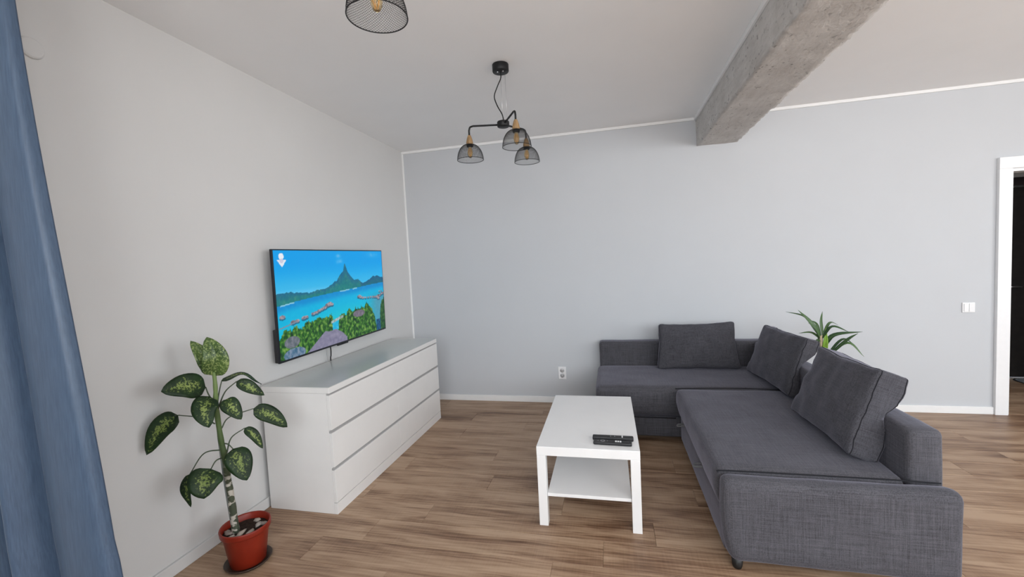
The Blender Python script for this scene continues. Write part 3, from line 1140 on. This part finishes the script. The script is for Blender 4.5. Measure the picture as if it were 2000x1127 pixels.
me.from_pydata(verts, [], faces)
ca = me.color_attributes.new('picture', 'FLOAT_COLOR', 'POINT')
vals = []
for j in range(NZP + 1):
    for i in range(NXP + 1):
        vals.extend(lin(*[max(0, min(255, c)) for c in picture(i / NXP, j / NZP)]))
ca.data.foreach_set('color', vals)
me.materials.append(MATS['tv_picture'])
so = bpy.data.objects.new('screen', me)
link(so, tv)
so['label'] = 'bright screen with island mountain, turquoise lagoon and palms'

# cable hanging below the television
cb = tube(catmull([(.045, -1.475, .905), (.045, -1.472, .86), (.038, -1.466, .82), (.030, -1.462, .784), (.0295, -1.46, .60)], 6), .0048, 8)
tag(obj('power_cable', cb, 'black_plastic', None, True), 'black cable hanging from the television down behind the drawers', 'cable')
cb = tube(catmull([(.030, -1.505, .905), (.028, -1.503, .85), (.026, -1.500, .78), (.026, -1.498, .60)], 6), .0022, 8)
tag(obj('thin_cable', cb, 'cable_grey', None, True), 'thin grey cable hanging beside the black one under the television', 'cable')

# ---------------------------------------------------------------- wall fittings
so_ = empty('power_socket', (1.646, 0, .312))
tag(so_, 'white double power socket low on the grey wall left of the sofa', 'socket')
obj('plate', box(-.040, .040, -.010, 0, -.064, .064, .003), 'white_plastic', so_)
for zz in (.026, -.026):
    h = lathe([(.0, -.001), (.019, -.001), (.0205, -.006), (.0225, -.006), (.0225, 0), (0, 0)], 24)
    bmesh.ops.rotate(h, verts=h.verts[:], cent=(0, 0, 0), matrix=Matrix.Rotation(math.radians(90), 3, 'X'))
    hd = obj('outlet', h, 'outlet_grey', so_, True, (0, -.0105, zz))
    for dx in (-.0095, .0095):
        k = lathe([(.0, 0), (.003, 0), (.003, .001), (0, .001)], 10)
        bmesh.ops.rotate(k, verts=k.verts[:], cent=(0, 0, 0), matrix=Matrix.Rotation(math.radians(90), 3, 'X'))
        obj('pin_hole', k, 'hole_dark', hd, True, (dx, -.001, 0))
sw = empty('light_switch', (5.069, 0, .905))
tag(sw, 'white double light switch on the grey wall beside the doorway', 'switch')
obj('plate', box(-.044, .044, -.009, 0, -.042, .042, .003), 'white_plastic', sw)
obj('rocker', box(-.034, -.0012, -.0135, -.0092, -.033, .033, .0015), 'white_plastic', sw)
obj('rocker', box(.0012, .034, -.0135, -.0092, -.033, .033, .0015), 'white_plastic', sw)
vt = empty('wall_vent', (0, -3.056, 2.391))
tag(vt, 'round white vent cap high on the wall beside the blue curtain', 'vent')
vb = lathe([(0, .012), (.034, .012), (.039, .009), (.0405, .003), (.0365, .0), (0, 0)], 40)
bmesh.ops.rotate(vb, verts=vb.verts[:], cent=(0, 0, 0), matrix=Matrix.Rotation(math.radians(90), 3, 'Y'))
obj('cover_disc', vb, 'wall_white', vt)

# ---------------------------------------------------------------- ceiling lamps
LR, LTH = 0.229, math.radians(169)
SHR, SHH = 0.0855, 0.098
def mesh_shade(parent, c):
    """dome of diamond wire mesh with a solid rim and collar"""
    def surf(t):            # t 0 at the collar, 1 at the rim -> radius, z
        a = t * math.pi / 2
        return (.019 + (SHR - .019) * math.sin(a * .98) ** .72, SHH * (1 - (1 - math.cos(a)) ** .80))
    bm = bmesh.new()
    N, K = 58, 16
    turn = 2 * math.pi * .30
    ww = .00062
    for dirn in (-1, 1):
        for i in range(N):
            prev = None
            for k in range(K + 1):
                t = k / K
                r, z = surf(t)
                ph = 2 * math.pi * i / N + dirn * turn * t
                er, et = V((math.cos(ph), math.sin(ph), 0)), V((-math.sin(ph), math.cos(ph), 0))
                p = c + er * r + V((0, 0, z))
                tri = [bm.verts.new(p + et * ww), bm.verts.new(p - et * ww), bm.verts.new(p + er * ww * 1.2 + V((0, 0, ww * .6)))]
                if prev:
                    for a in range(3):
                        bm.faces.new((prev[a], prev[(a + 1) % 3], tri[(a + 1) % 3], tri[a]))
                prev = tri
    sh = obj('lamp_shade', bm, 'black_metal', parent)
    rim = [c + V((SHR * math.cos(2 * math.pi * k / 48), SHR * math.sin(2 * math.pi * k / 48), 0)) for k in range(48)]
    obj('rim', tube(rim, .0018, 8, closed=True), 'black_metal', sh, True)
    return sh
def lamp(loc, ang0, label, lift=0.0):
    """loc: point on the ceiling"""
    t = empty('ceiling_lamp', loc)
    tag(t, label, 'lamp', 'three-armed ceiling lamps')
    obj('canopy', lathe([(0, 0), (.050, 0), (.052, -.003), (.052, -.042), (.049, -.047), (0, -.047)], 36), 'black_metal', t, True)
    hz = -.372 + lift
    obj('hub', lathe([(0, .017), (.036, .017), (.039, .013), (.039, -.013), (.036, -.017), (0, -.017)], 36), 'black_metal', t, True)
    t.children[-1].location = (0, 0, hz)
    kz = hz / -.372
    cab = catmull([(0, 0, -.045), (-.002, .0, -.085 * kz), (-.026, .002, -.130 * kz), (-.050, .003, -.19 * kz), (-.034, .002, -.25 * kz), (-.004, .0, -.31 * kz), (.004, 0, hz + .016)], 8)
    obj('cord', tube(cab, .0036, 8), 'black_metal', t, True)
    for dx in (-.004, .024):
        obj('suspension_wire', tube([(dx, .012, -.045), (dx, .012, hz + .016)], .0008, 6), 'steel', t, True)
    # two screws on the canopy underside
    for k in range(2):
        obj('screw', lathe([(.005, 0), (.005, -.004), (0, -.006)], 12), 'steel', t, True, (-.018 + .036 * k, -.012, -.047))
    base = V((math.cos(YAW), -math.sin(YAW), 0)), V((math.sin(YAW), math.cos(YAW), 0))
    for k in range(3):
        a = ang0 + k * 2 * math.pi / 3
        dv = base[0] * math.cos(a) + base[1] * math.sin(a)
        p0 = dv * .036 + V((0, 0, hz))
        p1 = dv * (LR - .028) + V((0, 0, hz + .010))
        p2 = dv * (LR - .008) + V((0, 0, hz + .004))
        p3 = dv * LR + V((0, 0, hz - .016))
        p4 = dv * LR + V((0, 0, hz - .050))
        arm = obj('arm', tube([p0, p1.lerp(p0, .5), p1] + catmull([p1, p2, p3], 6)[1:] + [p4], .0058, 10), 'black_metal', t, True)
        c = dv * LR + V((0, 0, hz))
        neck = obj('wooden_neck', lathe([(0, -.046), (.009, -.046), (.013, -.055), (.019, -.075), (.0225, -.093), (.0205, -.104), (0, -.104)], 24, c=c), 'lamp_wood', t, True)
        obj('socket_cup', lathe([(0, -.1045), (.021, -.1045), (.0215, -.118), (.018, -.122), (0, -.122)], 24, c=c), 'black_metal', t, True)
        mesh_shade(t, c + V((0, 0, -.204)))
        b = obj('bulb', lathe([(0, -.1225), (.012, -.1225), (.012, -.130), (.016, -.140), (.0175, -.155), (.016, -.172), (.010, -.186), (0, -.192)], 20, c=c), 'bulb_glass', t, True)
        fl = bmesh.new()
        for q in range(4):
            w = 2 * math.pi * q / 4
            tube([c + V((.004 * math.cos(w), .004 * math.sin(w), -.130)), c + V((.009 * math.cos(w), .009 * math.sin(w), -.155)), c + V((.003 * math.cos(w), .003 * math.sin(w), -.180))], .0011, 6, bm=fl)
        obj('filament', fl, 'filament_amber', b, True)
    return t
lamp((1.532, -1.606, HC), LTH, 'black three-armed ceiling lamp with wire mesh shades, wholly in view')
lamp((1.539, -3.144 - .229, HC), math.radians(90) + YAW, 'nearer black ceiling lamp of which one mesh shade shows', .043)

# ---------------------------------------------------------------- speckled house plant in its pot
PC = V((.305, -2.585, 0))
sa = empty('plant_saucer', PC)
tag(sa, 'dark brown plant saucer under the orange pot', 'saucer')
obj('dish', lathe([(0, .0), (.088, .0), (.098, .004), (.108, .017), (.104, .018), (.094, .008), (0, .006)], 40), 'saucer_dark', sa, True)
pp = empty('potted_plant', PC + V((0, 0, .0065)))
tag(pp, 'tall speckled-leaf house plant in an orange pot by the drawers', 'potted plant')
PO = PC + V((0, 0, .0065))
obj('pot', lathe([(0, 0), (.076, 0), (.080, .003), (.103, .160), (.104, .164), (.112, .166), (.1135, .170), (.1150, .190), (.1135, .195), (.109, .195), (.1055, .190), (.1005, .160), (.098, .140)], 48), 'pot_orange', pp, True)
sb = bmesh.new()
rings = [(0, .168), (.03, .167), (.06, .166), (.085, .165), (.1015, .163)]
prev = None
for (r_, z_) in rings:
    cur = []
    for k in range(32):
        a = 2 * math.pi * k / 32
        q = V((r_ * math.cos(a), r_ * math.sin(a), z_))
        q.z += .004 * nz(q, 40, 2)
        cur.append(sb.verts.new(q))
    if prev:
        for k in range(32):
            sb.faces.new((prev[k], prev[(k + 1) % 32], cur[(k + 1) % 32], cur[k]))
    prev = cur
bmesh.ops.remove_doubles(sb, verts=sb.verts[:], dist=1e-4)
obj('soil', sb, 'soil', pp, True)
RS = random.Random(11)
for (dx, dy, sx_, sy_) in ((-.058, -.048, .034, .016), (.012, -.040, .030, .013), (.052, -.028, .036, .013), (-.012, -.080, .020, .010), (.040, .040, .030, .016),
                           (.0, .072, .024, .012), (.062, .052, .018, .012), (.030, -.068, .026, .013), (-.075, .012, .014, .010)):
    st = bmesh.new()
    bmesh.ops.create_icosphere(st, subdivisions=2, radius=1)
    for v in st.verts:
        k = 1 + .5 * noise.noise(v.co * 1.5 + V((dx * 90, dy * 90, 0)))
        v.co = V((v.co.x * sx_ * k, v.co.y * sy_ * k, v.co.z * .008 * k))
    o = obj('pebble', st, 'pebble', pp, True, (dx, dy, .170))
    o.rotation_euler = (RS.uniform(-.2, .2), RS.uniform(-.2, .2), RS.uniform(0, 3))

def leaf(name, pts, w, parent, origin, mat, facing, fold=.25, curl=.0, prof=None, nv=14, nu=8, wav=.0, seed=0.0, thick=.0010):
    """leaf blade along base, middle, tip; width w; facing = direction the upper side looks"""
    sp = catmull(pts, nv // 2)
    n = len(sp)
    bm = bmesh.new()
    uvl = bm.loops.layers.uv.new('UVMap')
    grid = []
    prof = prof or (lambda t: max(0.02, math.sin(math.pi * min(1, t ** .72)) ** .62 * (1 - .10 * t)))
    for i, p in enumerate(sp):
        t = i / (n - 1)
        tan = (sp[min(n - 1, i + 1)] - sp[max(0, i - 1)]).normalized()
        side = tan.cross(V(facing)).normalized()
        nor = side.cross(tan).normalized()
        row = []
        for k in range(nu + 1):
            s = k / nu * 2 - 1
            hw = w / 2 * prof(t)
            z = fold * abs(s) * hw - curl * s * s * hw
            z += wav * math.sin(t * 9 + seed + (1.5 if s > 0 else 0)) * abs(s) ** 1.5
            row.append((bm.verts.new(p + side * s * hw * math.cos(fold * .6) + nor * z - origin), (k / nu, t)))
        grid.append(row)
    for A, B in zip(grid, grid[1:]):
        for k in range(nu):
            q = (A[k], A[k + 1], B[k + 1], B[k])
            f = bm.faces.new([x[0] for x in q])
            for lp, x in zip(f.loops, q):
                lp[uvl].uv = x[1]
    o = obj(name, bm, mat, parent, True)
    md = o.modifiers.new('thickness', 'SOLIDIFY')
    md.thickness = thick
    md.offset = 0
    return o
TOCAM = V((2.17 - .29, -4.30 + 2.60, 0.25)).normalized()
UPV = V((0, 0, 1))
LEAVES = [
    ('topR', [[.254, -2.639, .985], [.290, -2.655, 1.075], [.253, -2.656, 1.178]], .125, 'pale'),
    ('topL', [[.247, -2.648, 1.005], [.233, -2.663, 1.083], [.179, -2.678, 1.164]], .082, 'pale'),
    ('left_up', [[.246, -2.679, .938], [.231, -2.77, .97], [.199, -2.85, .968]], .125, ''),
    ('mid', [[.278, -2.688, .895], [.296, -2.739, .85], [.329, -2.751, .770]], .112, ''),
    ('left_low', [[.138, -2.739, .818], [.090, -2.786, .772], [.049, -2.831, .660]], .105, ''),
    ('edge', [[.244, -2.591, .943], [.288, -2.513, .957], [.338, -2.443, .886]], .070, 'edge'),
    ('right_up', [[.33, -2.586, .941], [.373, -2.553, .903], [.42, -2.516, .850]], .066, ''),
    ('right_small', [[.314, -2.648, .866], [.355, -2.647, .83], [.392, -2.636, .768]], .084, ''),
    ('right_far', [[.342, -2.513, .777], [.390, -2.452, .722], [.441, -2.404, .640]], .092, ''),
    ('right_narrow', [[.327, -2.56, .692], [.367, -2.545, .65], [.395, -2.529, .575]], .052, ''),
    ('low_right', [[.318, -2.629, .614], [.362, -2.636, .546], [.393, -2.636, .462]], .122, ''),
    ('low_left', [[.262, -2.705, .545], [.272, -2.752, .502], [.284, -2.771, .436]], .150, ''),
    ('low_narrow', [[.153, -2.722, .521], [.153, -2.747, .461], [.17, -2.748, .372]], .055, ''),
]
PETS = {
    'left_up': [[.246, -2.649, .855], [.244, -2.669, .905], [.246, -2.679, .938]],
    'mid': [[.245, -2.649, .817], [.263, -2.675, .857], [.278, -2.688, .895]],
    'left_low': [[.246, -2.649, .745], [.205, -2.677, .785], [.138, -2.739, .818]],
    'edge': [[.256, -2.637, .839], [.247, -2.612, .895], [.244, -2.591, .943]],
    'right_up': [[.26, -2.634, .825], [.29, -2.617, .898], [.33, -2.586, .941]],
    'right_small': [[.258, -2.636, .813], [.287, -2.648, .848], [.314, -2.648, .866]],
    'right_far': [[.261, -2.632, .713], [.277, -2.596, .76], [.342, -2.513, .777]],
    'right_narrow': [[.27, -2.622, .586], [.287, -2.604, .658], [.327, -2.56, .692]],
    'low_right': [[.264, -2.628, .638], [.295, -2.631, .636], [.318, -2.629, .614]],
    'low_left': [[.261, -2.632, .569], [.262, -2.675, .572], [.262, -2.705, .545]],
    'low_narrow': [[.259, -2.635, .609], [.2, -2.682, .607], [.153, -2.722, .521]],
}
for i, (nm, pts, w, kind) in enumerate(LEAVES):
    face = (TOCAM + UPV * .35).normalized()
    if kind == 'edge':
        face = (UPV + TOCAM * .12).normalized()
    if nm == 'low_narrow':
        face = (TOCAM + V((-.3, -.6, 0))).normalized()
    lf = leaf('leaf', pts, w, pp, PO, 'pale_leaf' if kind == 'pale' else 'speckled_leaf', face, fold=.30 if kind != 'pale' else .55, curl=.22, wav=.004, seed=i * 1.7)
    if nm in PETS:
        obj('petiole', tube(catmull([V(p) - PO for p in PETS[nm]], 8), lambda t: .0036 - .0012 * t, 8), 'petiole_green', lf, True)
stem = catmull([V(p) - PO for p in ([.276, -2.616, .165], [.272, -2.62, .321], [.268, -2.625, .442], [.263, -2.63, .576], [.257, -2.637, .683], [.253, -2.64, .84], [.256, -2.638, .925], [.256, -2.638, 1.02])], 8)
obj('stem', tube(stem, lambda t: .0175 * (1 - .52 * t) * (1 + .06 * math.sin(t * 60)), 14), 'stem_green', pp, True)
obj('support_stake', tube(catmull([V(p) - PO for p in ([.254, -2.612, .160], [.243, -2.622, .413], [.237, -2.629, .666])], 6), .0055, 8), 'stake_grey', pp, True)

# ---------------------------------------------------------------- strap-leaved plant behind the sofa
YC = V((3.735, -.617, 0))
yp = empty('potted_plant', YC)
tag(yp, 'green strap-leaved plant standing behind the sofa by the grey wall', 'potted plant')
obj('pot', lathe([(0, 0), (.095, 0), (.10, .006), (.125, .24), (.128, .26), (.120, .26), (.115, .24), (.10, .22)], 40), 'pot_white', yp, True)
obj('soil', lathe([(0, .232), (.06, .231), (.112, .229)], 24), 'soil', yp, True)
obj('trunk', tube(catmull([V((0, 0, .225)), V((.004, 0, .45)), V((-.004, .002, .62)), V((-.007, .002, .79))], 6), lambda t: .014 - .003 * t, 12), 'trunk_pale', yp, True)
YL = [
    ([[3.729, -.615, .77], [3.665, -.600, .887], [3.589, -.570, .985]], .038, 0),
    ([[3.722, -.609, .80], [3.644, -.560, .926], [3.53, -.49, .963]], .022, 0),
    ([[3.724, -.616, .77], [3.682, -.640, .848], [3.628, -.650, .895]], .034, 0),
    ([[3.744, -.61, .77], [3.744, -.58, .891], [3.762, -.56, .970]], .022, 0),
    ([[3.732, -.625, .77], [3.782, -.665, .865], [3.864, -.72, .834]], .026, 0),
    ([[3.745, -.620, .70], [3.804, -.647, .796], [3.956, -.712, .832]], .042, 0),
    ([[3.745, -.622, .60], [3.861, -.690, .761], [3.924, -.72, .823]], .030, 0),
    ([[3.741, -.621, .60], [3.750, -.635, .733], [3.753, -.632, .852]], .040, 1),
    ([[3.725, -.618, .75], [3.692, -.640, .740], [3.694, -.66, .587]], .030, 0),
    ([[3.725, -.613, .762], [3.673, -.585, .807], [3.597, -.555, .798]], .022, 0),
    ([[3.742, -.623, .61], [3.874, -.677, .742], [3.964, -.716, .646]], .026, 0),
    ([[3.746, -.620, .61], [3.855, -.64, .76], [3.924, -.66, .731]], .022, 0),
    ([[3.735, -.613, .771], [3.805, -.57, .878], [3.883, -.53, .855]], .022, 0),
    ([[3.731, -.61, .771], [3.718, -.57, .87], [3.689, -.53, .896]], .020, 0),
    ([[3.733, -.60, .70], [3.75, -.50, .82], [3.78, -.38, .80]], .028, 0),
    ([[3.733, -.63, .65], [3.70, -.60, .72], [3.62, -.50, .72]], .026, 0),
]
sprof = lambda t: max(.03, min(1, (.45 + 1.6 * t)) * (1 - t ** 2.6))
for i, (pts, w, br) in enumerate(YL):
    f = (V((2.17 - 3.7, -4.3 + .6, .9)).normalized() * .6 + UPV * .6).normalized()
    leaf('leaf', pts, w, yp, YC, 'strap_leaf_bright' if br else 'strap_leaf', f, fold=.35, prof=sprof, nv=12, nu=4, seed=i)

# ---------------------------------------------------------------- curtain
CY = -3.40
cu = empty('curtain', (.30, CY, 0))
tag(cu, 'blue satin floor-length curtain gathered beside the window', 'curtain')
FOLD = catmull([(x, y, 0) for x, y in ((.690, .014), (.684, -.002), (.655, -.010), (.600, -.015), (.545, -.014), (.500, -.006), (.468, .010), (.456, .006), (.448, -.018), (.432, -.042),
                (.414, -.036), (.408, .005), (.402, .050), (.380, .074), (.358, .060), (.346, .020), (.334, -.018), (.312, -.046), (.280, -.058), (.258, -.040), (.250, .010),
                (.240, .055), (.218, .066), (.200, .040), (.190, -.01), (.165, -.05), (.135, -.045), (.125, .01), (.105, .05), (.080, .02), (.050, .0))], 6)
NU, NV = len(FOLD) - 1, 40
bm = bmesh.new()
rows = []
for j in range(NV + 1):
    z = lerp(.02, HC - .045, j / NV)
    hgt = z / HC
    xr = lerp(.700, .512, sm(0, 1, hgt))
    if z < .66:
        xr += .010 * sm(.66, .60, z)
    xl = .045
    row = []
    for i in range(NU + 1):
        s = i / NU
        q = FOLD[i]
        x = xl + (q.x - xl) * (xr - xl) / (.690 - xl)
        ys = q.y * lerp(1.75, 1.45, hgt) + .005 * nz(V((s * 5, 0, z * .7)), 1.0, 3)
        row.append(bm.verts.new(V((x, CY + ys, z)) - V((.30, CY, 0))))
    rows.append(row)
for A, B in zip(rows, rows[1:]):
    for i in range(NU):
        bm.faces.new((A[i], A[i + 1], B[i + 1], B[i]))
cl = obj('cloth', bm, 'curtain_satin', cu, True)
md = cl.modifiers.new('thickness', 'SOLIDIFY')
md.thickness = .003
tr = obj('curtain_track', box(.02, 1.30, CY - .03, CY + .03, HC - .040, HC - .0005, .004), 'white_plastic')
tag(tr, 'white ceiling track carrying the blue curtain', 'curtain track')

# ---------------------------------------------------------------- doormat in the hallway
mt = empty('doormat', (6.50, .97, 0))
tag(mt, 'grey doormat with black edge before the dark entrance door', 'mat')
def slab(hx, hy, r, z0, z1, n=8):
    bm = bmesh.new()
    pts = []
    for (sx_, sy_, a0) in ((1, 1, 0), (-1, 1, 90), (-1, -1, 180), (1, -1, 270)):
        for k in range(n + 1):
            a = math.radians(a0 + 90 * k / n)
            pts.append((sx_ * (hx - r) + r * math.cos(a), sy_ * (hy - r) + r * math.sin(a)))
    lo = [bm.verts.new((x, y, z0)) for x, y in pts]
    hi = [bm.verts.new((x, y, z1)) for x, y in pts]
    bm.faces.new(lo[::-1])
    bm.faces.new(hi)
    m = len(pts)
    for k in range(m):
        bm.faces.new((lo[k], lo[(k + 1) % m], hi[(k + 1) % m], hi[k]))
    return bm
obj('edge', slab(.33, .155, .10, 0.0005, .006), 'black_plastic', mt)
obj('pile', slab(.315, .140, .09, .0062, .010), 'mat_grey', mt)
